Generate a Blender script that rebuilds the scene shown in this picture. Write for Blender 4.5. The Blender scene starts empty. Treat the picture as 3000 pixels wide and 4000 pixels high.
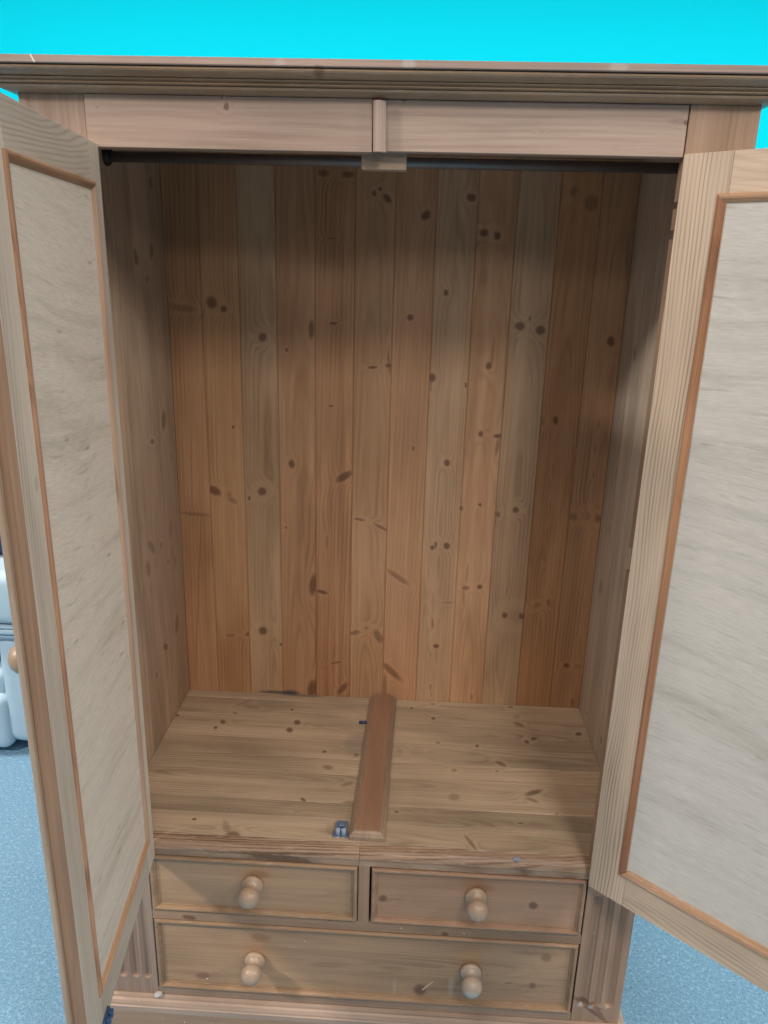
import bpy, bmesh, math, random
from math import radians, sin, cos, pi
from mathutils import Vector, Matrix
random.seed(7)
scene = bpy.context.scene
COL = scene.collection

# ------------------------------------------------------------------ camera
cam_data = bpy.data.cameras.new("camera")
cam = bpy.data.objects.new("camera", cam_data)
COL.objects.link(cam)
cam_data.sensor_fit = 'HORIZONTAL'
cam_data.sensor_width = 36.0
cam_data.lens = 36.0 * 2984.07 / 3000.0
cam_data.clip_start = 0.02
cam_data.clip_end = 100
Fv = Vector((-0.04054309, 0.9522915, -0.30248496))
Rv = Vector((0.99840543, 0.05051165, 0.02520249))
Uv = Vector((-0.03927913, 0.30098084, 0.95282091))
cam.matrix_world = Matrix((
    (Rv.x, Uv.x, -Fv.x, 0.0656), (Rv.y, Uv.y, -Fv.y, -1.1469),
    (Rv.z, Uv.z, -Fv.z, 1.5956), (0, 0, 0, 1)))
scene.camera = cam

# ------------------------------------------------------------------ world and lamps
world = bpy.data.worlds.new("World")
scene.world = world
world.use_nodes = True
bg = world.node_tree.nodes['Background']
bg.inputs['Color'].default_value = (1.0, 0.97, 0.94, 1)
bg.inputs['Strength'].default_value = 0.012
scene.view_settings.view_transform = 'Standard'
scene.view_settings.look = 'None'
scene.view_settings.exposure = 0.1
scene.view_settings.gamma = 1.0


def lamp(name, loc, target, size, size_y, power, color=(1.0, 0.94, 0.87)):
    ld = bpy.data.lights.new(name, 'AREA')
    ld.shape = 'RECTANGLE'
    ld.size, ld.size_y = size, size_y
    ld.energy = power
    ld.color = color
    o = bpy.data.objects.new(name, ld)
    COL.objects.link(o)
    o.location = loc
    d = Vector(target) - Vector(loc)
    o.rotation_euler = d.to_track_quat('-Z', 'Y').to_euler()
    return o


# ceiling panels of the shop and added wall and carpet fills, hanging at 2.95 m
lamp("ceiling_lamp_far", (1.3, -5.0, 2.95), (1.1, -3.6, 0), 0.7, 0.6, 30)
lamp("ceiling_lamp_far", (-1.4, -4.0, 2.95), (-1.2, -3.0, 0), 0.6, 0.5, 15)
lamp("ceiling_lamp_near", (0.85, -1.95, 2.95), (0.85, -1.75, 0), 0.6, 0.6, 34)
lamp("ceiling_lamp_near", (-0.35, -0.95, 2.95), (-0.35, -0.8, 0), 0.9, 0.6, 15)
lamp("ceiling_lamp_side", (-2.75, -1.5, 2.95), (-2.4, -1.4, 0), 0.40, 0.40, 104)
lamp("ceiling_lamp_side", (3.1, -1.4, 2.95), (2.9, -1.4, 0), 0.6, 0.5, 78)
wl = lamp("wall_fill_lamp", (0.2, 1.0, 2.98), (0.2, 2.6, 1.75), 6.0, 0.5, 52)  # unseen lamp added to brighten the cyan wall evenly
wl.data.spread = radians(110)
for sx_ in (-1, 1):
    sl = lamp("carpet_fill_lamp", (sx_ * 2.3, 0.75, 2.95), (sx_ * 1.7, 0.6, 0), 0.6, 0.6, 24)  # unseen fill lamps added to brighten the carpet and sofa behind the doors
    sl.data.spread = radians(100)

# ------------------------------------------------------------------ small node helpers
class NT:
    def __init__(self, name):
        self.m = bpy.data.materials.new(name)
        self.m.use_nodes = True
        self.t = self.m.node_tree
        self.t.nodes.clear()
        self.out = self.t.nodes.new('ShaderNodeOutputMaterial')
        self.b = self.t.nodes.new('ShaderNodeBsdfPrincipled')
        self.t.links.new(self.b.outputs[0], self.out.inputs[0])
        tc = self.t.nodes.new('ShaderNodeTexCoord')
        self.obj = tc.outputs['Object']

    def n(self, typ, **kw):
        nd = self.t.nodes.new(typ)
        for k, v in kw.items():
            setattr(nd, k, v)
        return nd

    def set(self, sock, v):
        if hasattr(v, 'is_output'):
            self.t.links.new(v, sock)
        else:
            if isinstance(v, (tuple, list)) and len(v) == 3 and sock.type == 'RGBA':
                v = (*v, 1)
            sock.default_value = v

    def math(self, op, a, b=None, c=None, clamp=False):
        nd = self.n('ShaderNodeMath', operation=op, use_clamp=clamp)
        self.set(nd.inputs[0], a)
        if b is not None:
            self.set(nd.inputs[1], b)
        if c is not None:
            self.set(nd.inputs[2], c)
        return nd.outputs[0]

    def vmath(self, op, a, b=None):
        nd = self.n('ShaderNodeVectorMath', operation=op)
        self.set(nd.inputs[0], a)
        if b is not None:
            self.set(nd.inputs[1], b)
        return nd.outputs['Value'] if op in ('LENGTH', 'DOT_PRODUCT', 'DISTANCE') else nd.outputs[0]

    def comb(self, x, y, z):
        nd = self.n('ShaderNodeCombineXYZ')
        for i, v in enumerate((x, y, z)):
            self.set(nd.inputs[i], v)
        return nd.outputs[0]

    def sep(self, v):
        nd = self.n('ShaderNodeSeparateXYZ')
        self.set(nd.inputs[0], v)
        return nd.outputs

    def noise(self, vec, scale=1.0, detail=2.0, rough=0.5, dist=0.0, color=False):
        nd = self.n('ShaderNodeTexNoise')
        self.set(nd.inputs['Vector'], vec)
        nd.inputs['Scale'].default_value = scale
        nd.inputs['Detail'].default_value = detail
        nd.inputs['Roughness'].default_value = rough
        nd.inputs['Distortion'].default_value = dist
        return nd.outputs['Color'] if color else nd.outputs[0]

    def ramp(self, v, lo, hi, a=0.0, b=1.0, smooth=True):
        nd = self.n('ShaderNodeMapRange', interpolation_type='SMOOTHSTEP' if smooth else 'LINEAR')
        self.set(nd.inputs[0], v)
        for i, x in enumerate((lo, hi, a, b)):
            self.set(nd.inputs[1 + i], x)
        return nd.outputs[0]

    def mix(self, fac, a, b, mode='MIX'):
        nd = self.n('ShaderNodeMix', data_type='RGBA', blend_type=mode)
        self.set(nd.inputs[0], fac)
        self.set(nd.inputs[6], a)
        self.set(nd.inputs[7], b)
        return nd.outputs[2]

    def bump(self, h, strength=0.2, dist=0.001):
        nd = self.n('ShaderNodeBump')
        nd.inputs['Strength'].default_value = strength
        nd.inputs['Distance'].default_value = dist
        self.set(nd.inputs['Height'], h)
        self.t.links.new(nd.outputs[0], self.b.inputs['Normal'])


def knot_group():
    g = bpy.data.node_groups.new('knot', 'ShaderNodeTree')
    itf = g.interface
    for nm, ty in (('P', 'NodeSocketVector'), ('C', 'NodeSocketVector'), ('A', 'NodeSocketVector'),
                   ('B', 'NodeSocketVector'), ('S', 'NodeSocketFloat'), ('H', 'NodeSocketFloat'),
                   ('Core', 'NodeSocketFloat'), ('Halo', 'NodeSocketFloat')):
        itf.new_socket(name=nm, in_out='INPUT', socket_type=ty)
    itf.new_socket(name='Core', in_out='OUTPUT', socket_type='NodeSocketFloat')
    itf.new_socket(name='Halo', in_out='OUTPUT', socket_type='NodeSocketFloat')
    N, L = g.nodes, g.links
    i = N.new('NodeGroupInput')
    o = N.new('NodeGroupOutput')

    def vm(op, a, b=None):
        n = N.new('ShaderNodeVectorMath')
        n.operation = op
        L.new(a, n.inputs[0])
        if b is not None:
            L.new(b, n.inputs[1])
        return n.outputs['Value'] if op in ('LENGTH', 'DOT_PRODUCT') else n.outputs[0]

    def mm(op, *a):
        n = N.new('ShaderNodeMath')
        n.operation = op
        for k, v in enumerate(a):
            if hasattr(v, 'is_output'):
                L.new(v, n.inputs[k])
            else:
                n.inputs[k].default_value = v
        return n.outputs[0]
    d = vm('SUBTRACT', i.outputs['P'], i.outputs['C'])
    c = N.new('ShaderNodeCombineXYZ')
    L.new(vm('DOT_PRODUCT', d, i.outputs['A']), c.inputs[0])
    L.new(vm('DOT_PRODUCT', d, i.outputs['B']), c.inputs[1])
    r = vm('LENGTH', c.outputs[0])
    mr = N.new('ShaderNodeMapRange')
    mr.interpolation_type = 'SMOOTHSTEP'
    L.new(r, mr.inputs[0])
    mr.inputs[1].default_value = 1.5
    mr.inputs[2].default_value = 0.6
    core = mm('MULTIPLY', mr.outputs[0], i.outputs['S'])
    L.new(mm('MAXIMUM', core, i.outputs['Core']), o.inputs['Core'])
    e = mm('EXPONENT', mm('MULTIPLY', mm('MULTIPLY', r, r), -0.14))
    L.new(mm('MULTIPLY_ADD', e, i.outputs['H'], i.outputs['Halo']), o.inputs['Halo'])
    return g


KG = knot_group()
IDX = {'x': 0, 'y': 1, 'z': 2}


def add_knots(t, W, knots):
    core, halo = 0.0, 0.0
    for k in knots:
        g = t.n('ShaderNodeGroup', node_tree=KG)
        t.t.links.new(W, g.inputs['P'])
        g.inputs['C'].default_value = (k[0], k[1], 0)
        g.inputs['A'].default_value = (k[2], k[3], 0)
        g.inputs['B'].default_value = (k[4], k[5], 0)
        g.inputs['S'].default_value = k[6]
        g.inputs['H'].default_value = k[7]
        t.set(g.inputs['Core'], core)
        t.set(g.inputs['Halo'], halo)
        core, halo = g.outputs['Core'], g.outputs['Halo']
    return core, halo


def wood(name, axes, light, dark, seed=0.0, knots=(), kaxes=None, spots=(), freq=150.0, ring=0.35,
         u0=0.0, h0=0.02, slope=0.03, v0=0.8, streak=0.5, rough=0.5, spec=0.35, knotcol=(0.075, 0.030, 0.018),
         wear=0.0, warp=1.0, fibre=0.35, lw=0.36, alt=None, altfac=0.5, blotch=0.25, grime=0.16):
    """pine: across/along axes are object axes; knots are (i, j, matrix rows, strength, ring halo)"""
    t = NT(name)
    s = t.sep(t.obj)
    a, b = s[IDX[axes[0]]], s[IDX[axes[1]]]
    dep = [c for c in 'xyz' if c not in axes][0]
    c = s[IDX[dep]]
    ka = kaxes or axes
    jit = t.noise(t.obj, 160.0, 2.0, 0.6, color=True)
    W = t.comb(s[IDX[ka[0]]], s[IDX[ka[1]]], 0.0)
    jm = t.vmath('MULTIPLY', t.vmath('SUBTRACT', jit, (0.5, 0.5, 0.5)), (0.004, 0.004, 0.0))
    Wj = t.vmath('ADD', W, jm)
    core, halo = add_knots(t, Wj, knots)
    # rings
    sv = t.comb(t.math('MULTIPLY', a, 5.0), t.math('MULTIPLY', b, 0.9), t.math('ADD', t.math('MULTIPLY', c, 3.0), seed))
    wn = t.noise(sv, 1.6, 3.0, 0.5)
    wn2 = t.math('MULTIPLY', t.math('SUBTRACT', wn, 0.5), 0.055 * warp)
    hh = t.math('ADD', t.math('MULTIPLY_ADD', t.math('SUBTRACT', b, v0), slope, h0), wn2)
    uu = t.math('ADD', t.math('SUBTRACT', a, u0), t.math('MULTIPLY', wn2, 0.6))
    R = t.math('SQRT', t.math('ADD', t.math('MULTIPLY', uu, uu), t.math('MULTIPLY', hh, hh)))
    R = t.math('MULTIPLY', R, freq)
    if knots:
        R = t.math('MULTIPLY_ADD', halo, 2.6, R)
    fr = t.math('FRACT', R)
    line = t.ramp(t.math('ABSOLUTE', t.math('SUBTRACT', fr, 0.62)), 0.0, lw, 1.0, 0.0)
    # streaks and fibres
    sv2 = t.comb(t.math('MULTIPLY', a, 55.0), t.math('MULTIPLY', b, 1.1), t.math('ADD', t.math('MULTIPLY', c, 20.0), seed * 3.1))
    st = t.ramp(t.noise(sv2, 1.0, 3.0, 0.6), 0.33, 0.7)
    sv3 = t.comb(t.math('MULTIPLY', a, 420.0), t.math('MULTIPLY', b, 9.0), t.math('ADD', t.math('MULTIPLY', c, 150.0), seed * 1.7))
    fb = t.noise(sv3, 1.0, 2.0, 0.65)
    sv4 = t.comb(t.math('MULTIPLY', a, 9.0), t.math('MULTIPLY', b, 2.2), seed * 7.3)
    bl = t.ramp(t.noise(sv4, 1.0, 2.0, 0.5, 0.6), 0.3, 0.75)
    col = t.mix(t.math('MULTIPLY', st, streak), light, dark)
    if alt:
        col = t.mix(t.math('MULTIPLY', bl, altfac), col, alt)
    dd = tuple(x * 0.62 for x in dark)
    lf = t.math('MULTIPLY', line, t.math('MULTIPLY_ADD', bl, 0.34 * ring, 0.24 * ring))
    fv = t.comb(t.math('MULTIPLY', a, 38.0), t.math('MULTIPLY', b, 3.5), t.math('ADD', t.math('MULTIPLY', c, 9.0), seed * 2.1 + 5))
    lf = t.math('MULTIPLY', lf, t.ramp(t.noise(fv, 1.0, 2.0), 0.3, 0.68, 0.25, 1.5), clamp=True)
    col = t.mix(lf, col, (dd[0], dd[1] * 0.93, dd[2] * 0.86))
    gv = t.comb(t.math('MULTIPLY', a, 34.0), t.math('MULTIPLY', b, 5.0), t.math('ADD', t.math('MULTIPLY', c, 9.0), seed * 4.7 + 2))
    gr = t.ramp(t.noise(gv, 1.0, 4.0, 0.62, 0.8), 0.55, 0.72)
    col = t.mix(t.math('MULTIPLY', gr, grime), col, tuple(x * 0.55 for x in dark))
    fm = t.math('MULTIPLY_ADD', t.math('SUBTRACT', fb, 0.5), fibre, 1.0)
    bm = t.math('MULTIPLY_ADD', t.math('SUBTRACT', bl, 0.5), -blotch, fm)
    col = t.mix(1.0, col, t.comb(bm, bm, bm), 'MULTIPLY')
    if knots:
        col = t.mix(t.math('MULTIPLY', halo, 0.16, clamp=True), col, (dark[0] * .75, dark[1] * .68, dark[2] * .6))
        kc = t.mix(t.noise(t.obj, 220.0, 2.0), knotcol, tuple(min(1, x * 2.0) for x in knotcol))
        kin = t.mix(t.noise(t.obj, 400.0, 2.0), tuple(x * 1.3 for x in knotcol), (0.20, 0.085, 0.045))
        kc = t.mix(t.math('MULTIPLY', t.ramp(core, 0.72, 1.0), 0.6), kc, kin)
        pale = t.math('MULTIPLY', t.ramp(halo, 0.12, 0.45), 0.20)
        col = t.mix(pale, col, tuple(min(1, x * 1.25) for x in light))
        col = t.mix(t.math('MULTIPLY', core, 0.78, clamp=True), col, kc)
    if wear:
        wv = t.comb(t.math('MULTIPLY', a, 300.0), t.math('MULTIPLY', b, 30.0), t.math('MULTIPLY', c, 300.0))
        wf = t.ramp(t.noise(wv, 1.0, 4.0, 0.7), 0.56, 0.66)
        col = t.mix(t.math('MULTIPLY', wf, wear), col, (0.62, 0.50, 0.40))
    for (pi_, pj_, ri, rj, sc_, st_) in spots:
        dv = t.vmath('MULTIPLY', t.vmath('SUBTRACT', Wj, (pi_, pj_, 0)), (1 / ri, 1 / rj, 0))
        f = t.ramp(t.vmath('LENGTH', dv), 1.2, 0.5)
        col = t.mix(t.math('MULTIPLY', f, st_), col, sc_)
    t.set(t.b.inputs['Base Color'], col)
    rg = t.math('MULTIPLY_ADD', fb, 0.18, rough - 0.09)
    t.set(t.b.inputs['Roughness'], rg)
    t.b.inputs['Specular IOR Level'].default_value = spec
    hgt = t.math('SUBTRACT', t.math('MULTIPLY', fb, 0.7), t.math('MULTIPLY', line, 0.5))
    t.bump(hgt, 0.25, 0.0006)
    return t.m


def plywood(name, seed, base, axes=('z', 'x'), lean=0.0):
    t = NT(name)
    s = t.sep(t.obj)
    a, b = s[IDX[axes[0]]], s[IDX[axes[1]]]
    a = t.math('MULTIPLY_ADD', b, lean, a)
    wv = t.comb(t.math('MULTIPLY', a, 3.0), t.math('MULTIPLY', b, 2.5), seed)
    w = t.math('MULTIPLY', t.math('SUBTRACT', t.noise(wv, 1.0, 2.0), 0.5), 0.06)
    aw = t.math('ADD', a, w)
    n1 = t.noise(t.comb(t.math('MULTIPLY', aw, 48.0), t.math('MULTIPLY', b, 2.2), seed), 1.0, 5.0, 0.62)
    n2 = t.noise(t.comb(t.math('MULTIPLY', aw, 140.0), t.math('MULTIPLY', b, 9.0), seed + 4), 1.0, 3.0, 0.65)
    n3 = t.noise(t.comb(t.math('MULTIPLY', aw, 12.0), t.math('MULTIPLY', b, 1.6), seed + 9), 1.0, 5.0, 0.68)
    n5 = t.noise(t.comb(t.math('MULTIPLY', aw, 500.0), t.math('MULTIPLY', b, 40.0), seed + 4), 1.0, 2.0, 0.65)
    dk = (base[0] * 0.55, base[1] * 0.56, base[2] * 0.55)
    col = t.mix(t.math('MULTIPLY', t.ramp(n1, 0.46, 0.8), 0.40), base, dk)
    col = t.mix(t.math('MULTIPLY', t.ramp(n3, 0.5, 0.72), 0.55), col, (base[0] * 0.62, base[1] * 0.6, base[2] * 0.56))
    col = t.mix(t.math('MULTIPLY', t.ramp(n2, 0.56, 0.78), 0.6), col, dk)
    col = t.mix(t.math('MULTIPLY', t.ramp(n2, 0.42, 0.25), 0.3), col, tuple(min(1, x * 1.18) for x in base))
    # little dark flecks
    vo = t.n('ShaderNodeTexVoronoi')
    t.set(vo.inputs['Vector'], t.comb(t.math('MULTIPLY', aw, 42.0), t.math('MULTIPLY', b, 11.0), seed))
    vo.inputs['Scale'].default_value = 1.0
    fl = t.math('MULTIPLY', t.ramp(vo.outputs['Distance'], 0.16, 0.04), t.ramp(n3, 0.42, 0.58))
    col = t.mix(t.math('MULTIPLY', fl, 0.6), col, (base[0] * 0.38, base[1] * 0.36, base[2] * 0.33))
    fm = t.math('MULTIPLY_ADD', t.math('SUBTRACT', n5, 0.5), 0.45, 1.0)
    col = t.mix(1.0, col, t.comb(fm, fm, fm), 'MULTIPLY')
    t.set(t.b.inputs['Base Color'], col)
    t.b.inputs['Roughness'].default_value = 0.62
    t.b.inputs['Specular IOR Level'].default_value = 0.25
    t.bump(n2, 0.2, 0.0005)
    return t.m


def plain(name, color, rough=0.5, metal=0.0, spec=0.5, var=0.1, scale=40.0):
    t = NT(name)
    n = t.noise(t.obj, scale, 3.0)
    f = t.math('MULTIPLY_ADD', t.math('SUBTRACT', n, 0.5), var * 2, 1.0)
    t.set(t.b.inputs['Base Color'], t.mix(1.0, color, t.comb(f, f, f), 'MULTIPLY'))
    t.b.inputs['Roughness'].default_value = rough
    t.b.inputs['Metallic'].default_value = metal
    t.b.inputs['Specular IOR Level'].default_value = spec
    return t.m


# ------------------------------------------------------------------ mesh helpers
def obj(name, bm, mat, parent=None, smooth=False, kind=None, label=None, mats=None):
    bmesh.ops.remove_doubles(bm, verts=bm.verts, dist=1e-6)
    bmesh.ops.recalc_face_normals(bm, faces=bm.faces)
    me = bpy.data.meshes.new(name)
    if smooth:
        for f in bm.faces:
            f.smooth = True
    bm.to_mesh(me)
    bm.free()
    me.materials.append(mat)
    for m in (mats or []):
        me.materials.append(m)
    o = bpy.data.objects.new(name, me)
    COL.objects.link(o)
    if parent:
        o.parent = parent
    if kind:
        o['kind'] = kind
    if label:
        o['label'] = label
    return o


def tag(o, label, cat, group=None):
    o['label'] = label
    o['category'] = cat
    if group:
        o['group'] = group
    return o


def box(bm, x0, x1, y0, y1, z0, z1, bev=0.0, seg=1):
    g = bmesh.ops.create_cube(bm, size=1.0)
    vs = g['verts']
    for v in vs:
        v.co = Vector(((x0 + x1) / 2 + v.co.x * (x1 - x0), (y0 + y1) / 2 + v.co.y * (y1 - y0), (z0 + z1) / 2 + v.co.z * (z1 - z0)))
    if bev:
        es = list({e for v in vs for e in v.link_edges})
        bmesh.ops.bevel(bm, geom=es, offset=bev, segments=seg, affect='EDGES', profile=0.5)
    return bm


def nbox(*a, **k):
    return box(bmesh.new(), *a, **k)


def sweep(profile, path):
    """profile: closed list of (out, z); path: xy polyline; out is to the right-hand side of travel"""
    bm = bmesh.new()
    n = len(path)
    rings = []
    P = [Vector((p[0], p[1])) for p in path]
    for i in range(n):
        d0 = (P[i] - P[i - 1]).normalized() if i > 0 else None
        d1 = (P[i + 1] - P[i]).normalized() if i < n - 1 else None
        if d0 is None:
            m = Vector((d1.y, -d1.x))
        elif d1 is None:
            m = Vector((d0.y, -d0.x))
        else:
            a, b = Vector((d0.y, -d0.x)), Vector((d1.y, -d1.x))
            m = (a + b) / (1 + a.dot(b))
        rings.append([bm.verts.new((P[i].x + m.x * o, P[i].y + m.y * o, z)) for o, z in profile])
    k = len(profile)
    for i in range(n - 1):
        for j in range(k):
            bm.faces.new((rings[i][j], rings[i][(j + 1) % k], rings[i + 1][(j + 1) % k], rings[i + 1][j]))
    bm.faces.new(rings[0])
    bm.faces.new(list(reversed(rings[-1])))
    return bm


def prism_x(profile, x0, x1, step=None, jit=0.0):
    """closed (y,z) profile extruded along x"""
    bm = bmesh.new()
    k = len(profile)
    n = 1 if not step else max(1, int((x1 - x0) / step))
    rings = []
    for i in range(n + 1):
        x = x0 + (x1 - x0) * i / n
        rings.append([bm.verts.new((x, y + (random.uniform(-jit, jit) if jit else 0), z + (random.uniform(-jit, jit) if jit else 0))) for y, z in profile])
    for i in range(n):
        for j in range(k):
            bm.faces.new((rings[i][j], rings[i][(j + 1) % k], rings[i + 1][(j + 1) % k], rings[i + 1][j]))
    bm.faces.new(rings[0])
    bm.faces.new(list(reversed(rings[-1])))
    return bm


def rect_loft(x0, x1, z0, z1, loops, jit=0.0):
    """nested rectangles facing -y; loops: (inset, y)"""
    bm = bmesh.new()
    prev = None
    for ins, y in loops:
        c = [bm.verts.new(p) for p in ((x0 + ins, y, z0 + ins), (x1 - ins, y, z0 + ins), (x1 - ins, y, z1 - ins), (x0 + ins, y, z1 - ins))]
        if prev is None:
            bm.faces.new(c)
        else:
            for j in range(4):
                bm.faces.new((prev[j], prev[(j + 1) % 4], c[(j + 1) % 4], c[j]))
        prev = c
    bm.faces.new(prev)
    return bm


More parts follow.
